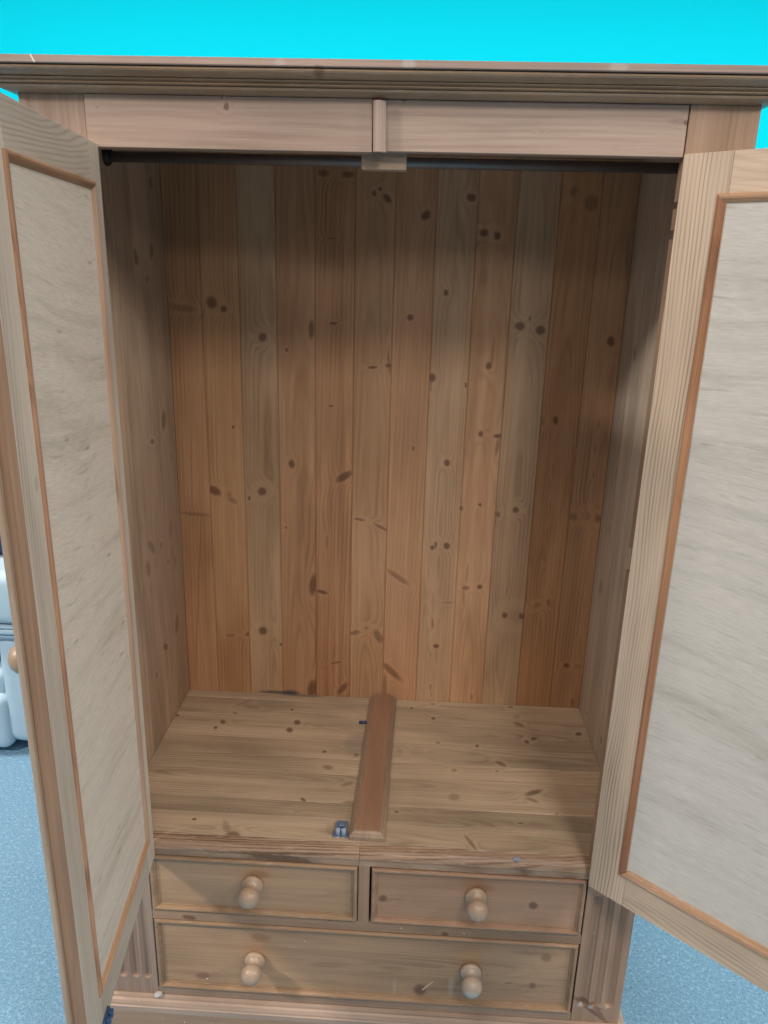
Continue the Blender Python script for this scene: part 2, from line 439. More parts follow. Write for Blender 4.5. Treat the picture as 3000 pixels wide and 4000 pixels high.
def lathe(profile, seg=32):
    """(r, y) profile turned about the y axis"""
    bm = bmesh.new()
    rings = []
    for r, y in profile:
        if r < 1e-6:
            rings.append([bm.verts.new((0, y, 0))])
        else:
            rings.append([bm.verts.new((r * cos(2 * pi * i / seg), y, r * sin(2 * pi * i / seg))) for i in range(seg)])
    for a, b in zip(rings, rings[1:]):
        for i in range(seg):
            j = (i + 1) % seg
            if len(a) == 1 and len(b) == 1:
                continue
            if len(a) == 1:
                bm.faces.new((a[0], b[i], b[j]))
            elif len(b) == 1:
                bm.faces.new((a[i], a[j], b[0]))
            else:
                bm.faces.new((a[i], a[j], b[j], b[i]))
    return bm
K_BACK = [(-0.3877,1.5188,87.0,29.7,29.0,-78.4,1.0,0.5),(-0.3615,1.5058,149.4,-5.8,4.3,-155.7,1.0,0.5),(-0.452,1.5058,32.9,-6.6,-14.9,-138.9,0.5,0.5),(-0.2793,1.4492,123.7,-2.9,3.4,-117.4,1,1),(-0.2268,1.4238,329.2,-4.4,7.6,-252.6,1.0,0.5),(-0.1727,1.4685,187.2,-0.7,1.6,-55.9,0.9,0.8),(-0.147,1.7791,89.8,-17.1,-22.0,-155.3,0.8,0.5),(-0.0967,1.7772,79.7,0.9,3.4,-173.6,0.8,0.5),(-0.1292,1.6548,103.6,0.5,9.7,-413.9,0.6,0.5),(-0.0427,1.7427,226.8,4.9,3.6,-171.5,0.8,0.5),(-0.0304,1.7517,318.3,7.6,5.9,-287.0,1.0,0.5),(-0.0158,1.7339,132.6,125.9,61.6,-75.4,1.0,0.5),(-0.125,1.4828,125.4,0.6,9.8,-344.9,1.0,0.5),(-0.0386,1.3922,106.2,2.2,10.5,-334.2,1.0,0.5),(-0.0044,1.3966,165.6,4.5,7.8,-251.1,1.0,0.5),(-0.0037,1.4049,371.4,36.5,4.0,-40.0,0.6,0.5),(-0.1293,1.3048,182.1,0.8,16.4,-485.0,1.0,0.5),(0.0641,1.7034,103.1,-86.5,-58.1,-78.7,1.0,0.5),(0.1552,1.739,114.5,6.8,3.0,-143.3,1.0,0.5),(0.1844,1.6729,113.2,7.3,3.2,-139.7,1.0,0.5),(0.2122,1.6673,158.5,11.1,3.2,-139.5,1.0,0.5),(0.1126,1.5522,220.4,11.0,4.3,-159.9,1.0,0.5),(0.0392,1.4996,152.2,5.4,4.4,-156.6,1.0,0.5),(0.2726,1.4884,109.8,8.6,3.5,-120.5,1,0.8),(0.3165,1.4811,106.1,9.2,3.3,-115.8,1,0.8),(0.2918,1.5042,514.2,42.4,4.9,-175.2,1.0,0.5),(0.4659,1.463,132.9,-8.5,-14.8,-104.2,1,0.8),(0.2124,1.4033,165.9,-18.3,-19.5,-137.3,1.0,0.5),(0.2189,1.4346,302.7,-11.6,-2.8,-38.3,0.45,0.5),(0.0913,1.374,135.6,6.0,3.7,-115.1,1.0,0.5),(0.09,1.3579,594.5,26.1,1.9,-59.4,0.6,0.5),(0.1651,1.3603,426.4,24.5,6.0,-186.4,1.0,0.5),(0.359,1.7548,139.9,-40.3,-30.7,-99.3,0.5,0.5),(0.3966,1.7339,73.1,-20.4,-20.7,-67.1,0.6,0.5),(-0.3503,1.2495,317.2,-11.1,11.1,-315.7,1.0,0.5),(-0.2186,1.1692,154.0,25.0,22.8,-105.0,1.0,0.5),(-0.0993,1.1437,43.6,27.5,72.3,-105.3,1.0,0.5),(-0.3995,1.0989,56.8,-31.1,-50.3,-96.7,1.0,0.5),(-0.3649,1.0902,231.3,-8.4,6.7,-167.9,0.4,1),(-0.3571,1.0764,81.7,-47.4,-92.1,-162.0,0.5,0.5),(-0.288,1.1014,107.4,-2.5,4.5,-112.5,1,1.2),(-0.3183,1.0835,347.3,-9.9,9.0,-223.6,1.0,0.5),(-0.2337,1.0163,459.5,-6.3,12.4,-291.8,1.0,0.5),(-0.0625,1.0428,76.9,-11.6,-41.7,-291.6,0.7,0.5),(-0.0102,1.025,54.6,-25.7,-121.0,-236.6,0.7,0.5),(-0.1708,0.8742,122.6,-12.3,-2.7,-40.1,1.0,0.5),(-0.1485,0.8564,73.1,-17.9,-48.6,-200.6,1.0,0.5),(0.0312,0.9033,29.5,-17.8,-92.1,-132.9,0.6,0.5),(-0.0686,0.7531,81.2,14.2,41.5,-169.2,0.7,0.5),(-0.012,0.7456,102.1,57.2,32.6,-46.6,0.7,0.5),(-0.0414,0.7669,222.3,4.1,12.1,-242.4,0.5,1),(-0.2944,0.7467,105.2,-2.4,5.2,-104.2,1,1.2),(-0.375,0.7306,87.2,-3.1,12.1,-238.5,0.5,0.5),(-0.3328,0.7356,187.2,-5.5,8.6,-170.7,0.7,0.5),(-0.2513,0.7117,327.5,-5.2,13.6,-263.8,1.0,0.5),(-0.114,0.6689,71.6,9.5,69.6,-331.6,0.7,0.5),(0.0237,0.6514,25.0,-19.2,-94.3,-97.7,0.75,0.5),(-0.1735,0.5945,91.5,-14.5,-6.2,-43.2,1.0,0.5),(-0.0981,0.5973,37.3,39.2,118.1,-89.3,0.9,0.5),(0.0075,0.611,217.2,5.5,1.8,-32.8,0.6,0.5),(0.0561,1.2158,263.0,9.7,6.9,-188.5,0.7,0.5),(-0.4458,1.0397,30.4,-4.6,-16.2,-237.2,0.5,0.2),(-0.1377,0.9833,275.4,0.7,2.5,-57.7,0.4,0.5),(-0.4486,1.1612,699.6,-36.0,0.3,-8.2,0.45,0),(-0.4513,0.8145,660.8,-53.7,0.0,-4.7,0.4,0),(0.2043,1.2535,195.6,12.4,5.7,-159.5,1.0,0.5),(0.2427,1.25,97.9,6.9,9.4,-261.0,1.0,0.5),(0.243,1.2262,263.4,-26.7,-6.7,-47.2,0.6,0.5),(0.1333,1.185,152.0,7.6,5.3,-140.0,1.0,0.5),(0.2942,1.0806,150.4,11.6,6.2,-150.3,1,1.3),(0.2547,1.0686,177.8,12.4,6.2,-149.6,0.8,0.5),(0.1707,1.0793,218.4,12.1,7.4,-180.0,0.7,0.5),(0.2129,1.0902,285.1,18.0,10.0,-246.6,1.0,0.5),(0.1091,0.9814,198.9,8.8,8.2,-186.3,1.0,0.5),(0.1166,0.9886,309.8,14.1,5.7,-130.7,0.8,0.5),(0.1425,0.9867,139.6,7.0,5.7,-130.7,1.0,0.5),(0.1921,0.8832,124.9,7.2,9.9,-210.6,0.7,0.5),(0.1936,0.9206,345.4,-13.5,-2.9,-42.6,0.4,0.5),(0.1893,0.8573,390.8,22.1,2.0,-41.6,0.4,0.5),(0.225,0.8875,172.2,10.8,8.5,-180.8,1.0,0.5),(0.2889,0.8167,160.6,11.7,7.1,-145.5,1,0.8),(0.328,0.8166,160.9,12.7,6.8,-137.5,1,0.8),(0.3164,0.8153,54.7,4.2,3.0,-61.8,0.15,1),(0.1293,0.7271,148.4,6.8,8.8,-171.2,1.0,0.5),(0.1312,0.7029,532.0,24.4,2.5,-47.5,0.4,0.5),(0.4471,0.691,149.6,14.5,8.4,-158.6,1.0,0.5),(0.2233,0.5925,291.5,17.4,6.4,-114.9,0.6,0.5),(0.4262,1.0695,119.5,11.9,5.1,-122.8,0.6,1),(0.4821,1.0681,159.8,17.4,4.3,-103.9,0.6,0.5),(0.459,1.0727,205.3,21.6,4.3,-104.0,0.35,1.3),(0.3657,1.2895,198.4,18.3,3.6,-104.1,1.0,0.5),(0.3374,1.2868,212.1,18.5,3.9,-112.0,0.5,0.5),(0.3631,0.8465,91.0,38.5,75.3,-162.2,0.4,1),(0.3896,0.8549,276.0,24.8,5.5,-114.0,0.6,0.5),(0.4711,0.5912,203.9,20.2,5.0,-88.6,0.5,0.5),(0.118,0.7872,385.1,17.1,3.8,-76.3,0.6,0.5),(0.1167,0.8418,194.3,8.7,2.0,-41.4,0.15,1.2),(0.1172,0.7043,531.8,23.2,6.9,-132.1,0.5,0.5),(0.1204,0.6128,436.7,19.0,6.4,-115.5,0.5,0.5),(0.1232,0.5935,522.5,22.9,7.1,-127.5,0.4,0.5),(0.4751,0.6896,149.7,15.1,9.0,-169.9,0.3,1.2),(0.1534,0.8435,68.2,3.4,15.0,-311.6,0.4,0.5),(0.46,1.286,373.4,40.8,3.4,-97.2,0.5,0.5),(0.4595,1.2289,492.7,53.2,3.5,-95.2,0.5,0.5),(0.4606,1.1707,487.5,52.2,4.1,-107.7,0.5,0.5),(0.3715,1.0948,479.0,43.3,2.8,-68.0,0.4,0.5),(0.3705,1.028,473.4,42.2,2.5,-59.0,0.4,0.5),(0.3706,0.9673,468.4,41.3,3.9,-86.8,0.4,0.5),(0.3705,1.1744,416.4,38.1,2.1,-55.9,0.35,0.5)]
K_FLOOR = [(-0.3649,0.3919,160.9,40.8,11.7,-130.1,1.0,0.5),(-0.3757,0.3675,213.0,56.1,15.8,-177.7,1.0,0.5),(-0.1917,0.4062,136.8,21.8,9.3,-103.9,1.0,0.5),(-0.2044,0.3733,132.5,22.4,10.2,-115.1,1.0,0.5),(-0.2129,0.4593,295.4,49.1,19.1,-209.7,1.0,0.5),(-0.3126,0.4619,52.9,8.4,-12.1,-125.7,0.4,0.5),(-0.3321,0.4811,39.9,17.2,102.1,-113.7,0.3,0.5),(-0.0423,0.2916,172.5,14.7,12.8,-148.6,0.7,0.5),(-0.1138,0.2978,242.7,30.4,19.1,-219.9,1.0,0.5),(-0.0996,0.2428,93.5,1.1,-26.2,-136.7,0.6,0.8),(-0.0442,0.1312,80.6,7.6,12.7,-154.1,0.6,0.5),(-0.0531,0.1908,73.7,20.1,80.8,-154.7,0.5,0.5),(-0.3371,0.0608,255.1,74.2,23.4,-287.5,1.0,0.5),(-0.2526,0.024,78.0,18.9,8.2,-102.9,0.9,0.8),(-0.2691,0.044,140.5,72.3,30.6,-44.4,0.45,0.2),(-0.1364,0.1343,143.4,-32.1,-145.2,-208.9,1.0,0.5),(-0.3458,-0.0114,133.6,41.6,14.4,-180.9,0.7,0.8),(-0.3456,0.4304,243.9,58.2,17.0,-187.4,0.7,0.5),(-0.2777,0.0968,361.4,88.9,60.3,-734.7,1.0,0.5),(-0.1416,0.098,148.8,23.7,60.7,-741.5,0.7,0.5),(-0.4786,0.4097,224.6,70.1,19.6,-216.8,1.0,0.5),(-0.1053,0.0362,68.2,9.7,64.6,-805.6,0.2,0.5),(0.1289,0.4513,193.6,-2.1,15.2,-168.5,1.0,0.5),(0.0765,0.4905,265.0,4.2,22.0,-241.6,1.0,0.5),(0.3318,0.4433,77.6,-24.5,-73.9,-122.5,0.7,0.5),(0.3605,0.4267,55.4,-11.7,-41.3,-252.1,0.5,0.5),(0.3588,0.388,149.1,-20.2,14.5,-164.9,1.0,0.5),(0.3412,0.3743,177.3,-40.3,-35.3,-158.3,1.0,0.5),(0.4663,0.4159,140.2,-26.7,13.0,-146.6,1.0,0.5),(0.2263,0.3488,221.3,-14.4,16.5,-189.3,1.0,0.5),(0.274,0.2877,81.0,-27.1,-88.7,-144.7,0.8,0.5),(0.1714,0.2562,168.0,-6.2,17.8,-209.4,0.5,1),(0.2641,0.2599,233.1,-21.1,53.4,-628.6,1.0,0.5),(0.3335,0.1959,57.9,1.5,62.2,-139.7,0.9,0.5),(0.3264,0.1712,77.1,-28.1,-93.6,-183.6,0.6,0.5),(0.1681,0.1676,93.7,-3.5,7.9,-95.5,0.45,0.3),(0.1801,0.1212,20.5,-0.9,20.2,-246.6,0.3,0.5),(0.2053,0.0185,168.9,-54.3,-63.6,-144.6,0.9,1),(0.1938,0.0404,38.6,-34.8,-237.5,-123.8,0.7,0.5),(0.2945,0.1003,239.1,-28.5,46.5,-574.1,1.0,0.5),(0.1383,0.3536,168.1,-2.8,18.4,-210.5,0.6,0.5),(0.052,0.1138,272.9,9.6,25.9,-316.6,1.0,0.5),(0.1277,0.5147,164.0,-1.7,21.7,-236.6,0.6,0.5),(0.3197,0.5182,165.0,-17.6,18.7,-204.8,0.7,0.5),(0.33,0.4761,135.0,-15.4,9.7,-107.2,0.3,0.5),(0.37,0.133,411.4,-67.4,30.2,-369.6,0.7,0.5),(0.0931,0.3158,72.8,0.6,5.1,-58.7,0.15,0.5)]
K_SIDEL = [(0.4586,1.2731,80.8,-15.4,-9.7,-51.1,0.8,0.5),(0.3812,1.2437,87.8,-17.2,-41.6,-191.5,0.9,0.5),(0.4944,1.1825,101.0,-18.9,-19.3,-80.5,0.3,0.5),(0.4597,1.0263,69.7,-29.7,-16.4,-45.0,0.35,0.5),(0.3059,0.99,78.6,6.1,-21.6,-60.3,0.6,0.5),(0.3367,1.0266,76.9,57.0,-12.2,-63.7,0.6,0.5),(0.3928,1.0096,138.7,-26.6,-50.9,-139.5,0.6,0.5),(0.4634,0.7884,75.7,-32.8,-20.5,-40.1,0.7,0.5),(0.3771,0.7728,65.7,-12.5,-61.2,-117.4,0.9,0.5),(0.31,0.7384,197.5,-38.3,-74.8,-131.7,0.9,0.5),(0.4324,0.9563,91.3,-17.2,-65.3,-167.8,0.5,0.5),(0.4775,0.9407,173.6,-32.1,-25.3,-65.3,0.5,0.5),(0.3574,1.6068,78.8,33.3,6.2,-70.9,0.9,0.5),(0.4456,1.6185,68.3,-13.4,1.5,-68.2,0.8,0.5),(0.4708,1.7468,88.6,12.5,11.7,-88.1,0.8,0.5),(0.4154,1.5655,93.2,-18.5,-1.4,-136.1,0.5,0.5)]
K_SIDER = [(0.4202,1.4477,-97.9,19.4,-5.6,-66.5,0.6,0.5),(0.4508,1.1956,-101.1,5.9,-15.3,-65.9,0.4,0.5),(0.2915,1.4912,-211.0,44.1,-7.5,-122.6,0.4,0.5),(0.4641,0.9263,-75.4,4.0,-23.1,-58.0,0.6,0.5),(0.4532,0.609,-111.5,58.1,-189.2,-299.4,0.8,0.5),(0.3107,0.6317,-109.8,55.5,-69.8,-102.8,0.7,0.5),(0.4455,1.0704,-86.8,43.1,-24.1,-70.7,0.4,0.5)]
K_HEADER = [(-0.2122,1.8012,313.8,-11.7,3.5,-220.2,1.0,0.5),(-0.2179,1.8124,786.7,-30.8,5.9,-380.1,1.0,0.5),(-0.3917,1.7977,927.5,-83.2,16.8,-1049.6,0.6,0.5),(-0.2657,1.8144,336.1,-17.9,13.6,-887.0,0.7,0.5),(0.0292,1.813,481.4,16.0,16.8,-1074.5,1.0,0.5),(-0.1033,1.6352,4528.2,-24.2,112.7,-4832.7,0,0.5),(0.4069,1.7926,273.9,39.2,5.6,-335.9,1,1),(0.3962,1.7933,82.2,11.5,4.5,-268.7,0.3,0),(0.2157,1.7771,345.3,30.0,15.3,-882.3,0.2,0.5)]
K_CORN = [(-0.0803,1.8371,146.8,-0.1,2.5,-176.4,0.8,0.5)]
K_DRAW = [(0.0339,0.4662,132.5,3.3,10.3,-137.6,0.95,0.6),(0.0566,0.4654,57.5,1.7,25.8,-344.3,0.3,0.5),(0.1121,0.2479,87.0,3.4,6.7,-78.6,1,0.6),(0.1686,0.2527,15.1,0.2,3.4,-210.8,0.35,0.5),(-0.0696,0.2956,27.6,0.1,11.7,-142.3,0.25,0.5),(0.0585,0.2976,41.7,-1.6,-5.6,-183.3,0.25,0.5),(0.1541,0.3945,154.5,-13.6,-29.7,-204.9,1,0.5),(-0.0655,0.4102,211.6,0.8,34.5,-448.0,0.9,0.5),(0.2838,0.2793,134.4,10.0,35.8,-426.1,0.5,0.5),(0.315,0.4704,134.7,11.3,9.5,-125.7,1,0.6),(0.35,0.3491,114.0,10.2,7.6,-93.9,0.6,1),(0.3274,0.3568,24.5,1.1,2.8,-220.9,0.35,0.5),(0.3298,0.2761,153.0,12.8,12.0,-141.8,0.8,0.8),(0.3342,0.2765,28.1,2.4,21.6,-255.4,0.3,0.5),(0.3264,0.4367,41.0,3.5,10.5,-136.4,0.12,1.2),(0.4426,0.2325,18.4,-8.4,-157.7,-183.0,0.8,0),(0.435,0.2477,28.7,-6.4,-106.2,-222.8,0.8,0),(0.4645,0.2225,34.9,-30.6,-218.2,-144.7,0.7,0),(-0.3197,0.2481,73.5,-3.5,10.4,-125.3,0.7,0.8),(-0.338,0.2538,19.0,-2.5,-9.3,-177.3,0.25,0.5),(-0.3382,0.3967,79.1,-13.0,-18.6,-186.6,0.95,0.5)]

# ------------------------------------------------------------------ colours
XL, XR, YB, ZF = -0.484, 0.4896, 0.529, 0.575
SI = 0.410        # inner edge of the front stiles
WO = 0.502        # half width of the carcass
PINK = (0.415, 0.305, 0.238)
PINKD = (0.29, 0.19, 0.155)
TAN = (0.39, 0.245, 0.155)
TAND = (0.26, 0.15, 0.085)
PALE = (0.50, 0.43, 0.34)
PALED = (0.37, 0.29, 0.21)
ORANGE = (0.47, 0.285, 0.175)
ORANGED = (0.33, 0.17, 0.09)


def pick(knots, i, lo, hi, m=0.004):
    return [k for k in knots if lo - m <= k[i] <= hi + m]


# ------------------------------------------------------------------ setting
def wall_mat():
    t = NT('cyan_wall_paint')
    n = t.noise(t.obj, 1.3, 3.0)
    n2 = t.noise(t.obj, 900.0, 2.0)
    col = t.mix(n, (0.0035, 0.56, 0.72), (0.0035, 0.575, 0.735))
    t.set(t.b.inputs['Base Color'], col)
    t.b.inputs['Roughness'].default_value = 0.85
    t.b.inputs['Specular IOR Level'].default_value = 0.0
    t.bump(n2, 0.2, 0.0006)
    return t.m


def carpet_mat():
    t = NT('blue_carpet')
    n = t.noise(t.obj, 260.0, 3.0, 0.7)
    n1 = t.noise(t.obj, 110.0, 4.0, 0.75)
    n2 = t.noise(t.obj, 4.0, 3.0)
    n3 = t.noise(t.vmath('ADD', t.obj, (3, 5, 1)), 150.0, 2.0, 0.6)
    col = t.mix(t.ramp(n, 0.3, 0.7), (0.115, 0.255, 0.39), (0.29, 0.49, 0.67))
    col = t.mix(t.math('MULTIPLY', t.ramp(n1, 0.5, 0.68), 0.7), col, (0.50, 0.70, 0.86))
    col = t.mix(t.math('MULTIPLY', t.ramp(n3, 0.60, 0.72), 0.75), col, (0.06, 0.14, 0.24))
    col = t.mix(t.math('MULTIPLY', n2, 0.35), col, (0.21, 0.40, 0.56))
    t.set(t.b.inputs['Base Color'], col)
    t.b.inputs['Roughness'].default_value = 0.95
    t.b.inputs['Specular IOR Level'].default_value = 0.1
    t.bump(t.math('ADD', n, n1), 0.9, 0.004)
    return t.m


wall = obj('wall', nbox(-6, 6, 2.6, 2.75, 0.0, 3.3), wall_mat(), kind='structure', label='plain bright cyan painted shop wall behind the wardrobe')
floor = obj('floor', nbox(-6, 6, -8, 2.9, -0.05, 0.0), carpet_mat(), kind='structure', label='speckled light blue carpet')

# ------------------------------------------------------------------ wardrobe
ward = bpy.data.objects.new('wardrobe', None)
COL.objects.link(ward)
tag(ward, 'tall pine wardrobe with both doors open and three drawers below', 'wardrobe')

# back boards
bx = [-0.4353, -0.3709, -0.2958, -0.2215, -0.1454, -0.0683, 0.007, 0.0841, 0.161, 0.2342, 0.3121, 0.3879, 0.45]
bx = [0.0656 + 1.0897 * (x - 0.0656) for x in bx]
bx[0], bx[-1] = XL, XR
BC = [  # light, dark, alt per board
    ((0.527, 0.290, 0.150), (0.417, 0.208, 0.103), (0.483, 0.245, 0.121)),
    ((0.527, 0.303, 0.155), (0.417, 0.212, 0.103), (0.516, 0.252, 0.119)),
    ((0.527, 0.346, 0.208), (0.439, 0.272, 0.155), (0.493, 0.294, 0.165)),
    ((0.547, 0.315, 0.177), (0.460, 0.243, 0.128), (0.527, 0.272, 0.135)),
    ((0.539, 0.291, 0.152), (0.318, 0.141, 0.067), (0.460, 0.233, 0.116)),
    ((0.570, 0.339, 0.197), (0.473, 0.257, 0.135), (0.570, 0.310, 0.155)),
    ((0.582, 0.335, 0.191), (0.493, 0.261, 0.135), (0.539, 0.282, 0.148)),
    ((0.570, 0.365, 0.226), (0.473, 0.283, 0.163), (0.582, 0.350, 0.194)),
    ((0.592, 0.349, 0.201), (0.483, 0.248, 0.128), (0.547, 0.301, 0.155)),
    ((0.539, 0.358, 0.225), (0.439, 0.281, 0.165), (0.516, 0.317, 0.183)),
    ((0.525, 0.287, 0.142), (0.395, 0.186, 0.088), (0.464, 0.231, 0.109)),
    ((0.527, 0.291, 0.155), (0.394, 0.194, 0.099), (0.483, 0.272, 0.144)),
]
CATH = {2: (0.02, 0.020, 1.0), 3: (0.01, 0.03, 0.9), 5: (0.0, 0.022, 0.75), 7: (-0.005, 0.018, 1.15), 8: (0.0, 0.03, 1.0), 9: (0.0, 0.018, 1.3), 10: (0.0, 0.02, 1.1), 11: (0.02, 0.02, 1.0)}
for i in range(12):
    x0, x1 = bx[i], bx[i + 1]
    li, dk, al = BC[i]
    du, h0, v0 = CATH.get(i, (0.12, 0.05, 0.0))
    m = wood('pine_back_%d' % i, ('x', 'z'), li, dk, seed=3.7 * i + 1, knots=pick(K_BACK, 0, x0, x1, 0.003), u0=(x0 + x1) / 2 + du,
             h0=h0 - 0.004, v0=v0, slope=0.035, freq=130, ring=0.62, streak=0.75, rough=0.5, alt=al, altfac=0.65, grime=0.22,
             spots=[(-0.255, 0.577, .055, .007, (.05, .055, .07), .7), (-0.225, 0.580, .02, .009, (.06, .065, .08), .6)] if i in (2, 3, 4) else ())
    pr = [(x0, 0.012), (x0, 0.0022), (x0 + 0.0016, 0.0), (x1 - 0.0016, 0.0), (x1, 0.0022), (x1, 0.012)]
    bm = bmesh.new()
    lo = [bm.verts.new((x, YB + y, 0.05)) for x, y in pr]
    hi = [bm.verts.new((x, YB + y, 1.8150)) for x, y in pr]
    for j in range(6):
        bm.faces.new((lo[j], lo[(j + 1) % 6], hi[(j + 1) % 6], hi[j]))
    bm.faces.new(lo)
    bm.faces.new(hi)
    obj('back_board', bm, m, ward)

# side boards, edge glued
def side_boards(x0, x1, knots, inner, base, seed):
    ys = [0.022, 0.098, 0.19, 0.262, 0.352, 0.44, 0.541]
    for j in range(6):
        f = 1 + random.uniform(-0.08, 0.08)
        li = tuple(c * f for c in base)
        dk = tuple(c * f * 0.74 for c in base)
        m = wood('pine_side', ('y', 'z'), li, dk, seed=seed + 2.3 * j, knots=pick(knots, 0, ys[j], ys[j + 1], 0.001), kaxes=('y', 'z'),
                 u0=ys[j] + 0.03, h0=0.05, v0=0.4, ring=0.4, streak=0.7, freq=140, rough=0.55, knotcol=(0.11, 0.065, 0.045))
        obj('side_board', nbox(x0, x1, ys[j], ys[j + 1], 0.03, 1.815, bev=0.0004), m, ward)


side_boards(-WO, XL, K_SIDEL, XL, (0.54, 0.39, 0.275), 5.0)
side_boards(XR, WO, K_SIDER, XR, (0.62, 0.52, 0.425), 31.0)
obj('top_board', nbox(-WO, WO, 0.022, 0.541, 1.8155, 1.8355), wood('pine_top', ('y', 'x'), TAN, TAND), ward)
obj('shelf_bearer', nbox(XL, XR, 0.03, 0.05, 0.535, 0.556), wood('pine_bearer', ('y', 'x'), TAN, TAND), ward)
obj('base_board', nbox(XL + .001, XR - .001, 0.03, 0.52, 0.10, 0.115), wood('pine_base', ('y', 'x'), TAN, TAND), ward)

# floor boards of the hanging space
fy = [0.528, 0.497, 0.428, 0.338, 0.275, 0.2206, 0.1302, 0.0844, 0.0234]
FC = [1.04, .93, 1.05, .97, 1.08, 1.02, .80, .95]
for j in range(8):
    y1, y0 = fy[j], fy[j + 1]
    halves = [(XL + .0006, -0.003), (-0.003, XR - .0006)] if j == 7 else [(XL + .0006, XR - .0006)]
    for hx, (x0, x1) in enumerate(halves):
        f = FC[j] * (1.04 if hx else 1)
        li = tuple(c * f for c in (0.57, 0.435, 0.305))
        dk = tuple(c * f for c in (0.44, 0.32, 0.21))
        ks = [k for k in K_FLOOR if y0 <= k[1] <= y1 and x0 - .02 <= k[0] <= x1 + .02]
        m = wood('pine_floor_%d' % j, ('y', 'x'), li, dk, seed=11.3 * j + 5 + hx, knots=ks, kaxes=('x', 'y'), spots=[(-0.20, 0.524, .06, .006, (.07, .075, .085), .6), (-0.045, 0.33, .03, .05, (.22, .19, .17), .35)] if j in (0, 1, 2, 3) else (), u0=(y0 + y1) / 2 + random.uniform(-.03, .03),
                 h0=0.012, v0=random.uniform(-.3, .3), slope=0.05, ring=0.75, freq=150, streak=0.85, rough=0.48, spec=0.4,
                 knotcol=(0.065, 0.034, 0.020), alt=tuple(c * .78 for c in li), altfac=0.55, blotch=0.35, grime=0.26)
        obj('floor_board', nbox(x0, x1, y0, y1, ZF - 0.018, ZF, bev=0.0005), m, ward)

# front nosing below the doors
NP = [(0.0230, 0.5748), (0.0215, 0.5752), (0.0196, 0.5738), (0.0186, 0.5716), (0.0172, 0.5728), (0.0120, 0.5712), (0.0110, 0.5695), (0.0098, 0.5702),
      (0.0040, 0.5650), (0.0016, 0.5605), (0.0004, 0.5560), (0.0014, 0.5525), (0.0014, 0.5412), (0.0230, 0.5412)]
for x0, x1, sd, kk in ((-SI, -0.0125, 3.0, []), (-0.0119, SI, 9.0, [])):
    m = wood('pine_nosing', ('y', 'x'), (0.42, 0.28, 0.19), (0.28, 0.17, 0.105), seed=sd, u0=0.05, h0=0.03, slope=0.05, v0=0.1,
             ring=2.2, freq=260, wear=0.35, streak=0.9, rough=0.45)
    obj('nosing', prism_x(NP, x0, x1, 0.012, 0.0003), m, ward)

# stiles with flutes at drawer height, notched behind for the hinges
def stile(sx):
    bm = bmesh.new()
    xi, xo = SI, WO
    fl = [(0.4215, 0.4392), (0.4448, 0.4627), (0.4700, 0.4880)]
    z0, z1 = 0.238, 0.506
    xs = [xi, xi + 0.0008]
    x = xi + 0.002
    while x < xo - 0.002:
        xs.append(x)
        x += 0.0012
    xs += [xo - 0.0008, xo]
    zs = [0.03, 0.20, 0.225] + [0.230 + 0.0012 * i for i in range(18)]
    zs += [0.26 + 0.02 * i for i in range(12)] + [0.484 + 0.0012 * i for i in range(20)] + [0.52, 0.56, 1.815]

    def dep(x, z):
        d = 0.0
        for a, b in fl:
            c, r = (a + b) / 2, (b - a) / 2
            dz = 0.0
            if z < z0 + r:
                dz = z0 + r - z
            elif z > z1 - r:
                dz = z - (z1 - r)
            q = ((x - c) ** 2 + dz * dz) / (r * r)
            if q < 1:
                d = max(d, 0.0066 * math.sqrt(1 - q))
        if x < xi + 0.0004 or x > xo - 0.0004:
            d += 0.0006
        return d
    G = [[bm.verts.new((sx * x, dep(x, z), z)) for z in zs] for x in xs]
    for i in range(len(xs) - 1):
        for j in range(len(zs) - 1):
            bm.faces.new((G[i][j], G[i + 1][j], G[i + 1][j + 1], G[i][j + 1]))
    # inner jamb face with notches, outer face, back
    notches = [(1.144, 1.183), (1.646, 1.658), (1.686, 1.695)] if sx > 0 else []
    zz = [0.03] + [c for n in notches for c in n] + [1.815]
    T = 0.0205
    for j in range(len(zz) - 1):
        a, b = zz[j], zz[j + 1]
        cut = j % 2 == 1
        X = xi + (0.012 if cut else 0.0)
        y0_ = 0.0055 if cut else 0.0006
        q = [bm.verts.new(p) for p in ((sx * X, y0_, a), (sx * X, T, a), (sx * X, T, b), (sx * X, y0_, b))]
        bm.faces.new(q)
        if cut:
            for z in (a, b):
                bm.faces.new([bm.verts.new(p) for p in ((sx * xi, y0_, z), (sx * X, y0_, z), (sx * X, T, z), (sx * xi, T, z))])
            bm.faces.new([bm.verts.new(p) for p in ((sx * xi, y0_, a), (sx * X, y0_, a), (sx * X, y0_, b), (sx * xi, y0_, b))])
        bm.faces.new([bm.verts.new(p) for p in ((sx * X, T, a), (sx * xo, T, a), (sx * xo, T, b), (sx * X, T, b))])
    bm.faces.new([bm.verts.new(p) for p in ((sx * xo, 0.0006, 0.03), (sx * xo, T, 0.03), (sx * xo, T, 1.815), (sx * xo, 0.0006, 1.815))])
    spots = []
    ks = []
    if sx > 0:
        ks = [k for k in K_DRAW if k[0] > 0.405]
        spots = [(0.4235, 0.240, 0.006, 0.005, (0.42, 0.40, 0.42), 0.8), (0.4440, 0.237, 0.006, 0.005, (0.42, 0.40, 0.42), 0.75), (0.474, 0.236, 0.005, 0.005, (0.42, 0.33, 0.24), 0.6)]
    m = wood('pine_stile', ('x', 'z'), (0.38, 0.25, 0.175) if sx > 0 else (0.38, 0.268, 0.21), TAND, seed=21 + sx, knots=ks, spots=spots,
             u0=sx * 0.60, h0=0.05, ring=0.35, streak=0.5, rough=0.42)
    obj('stile', bm, m, ward)


stile(-1)
stile(1)

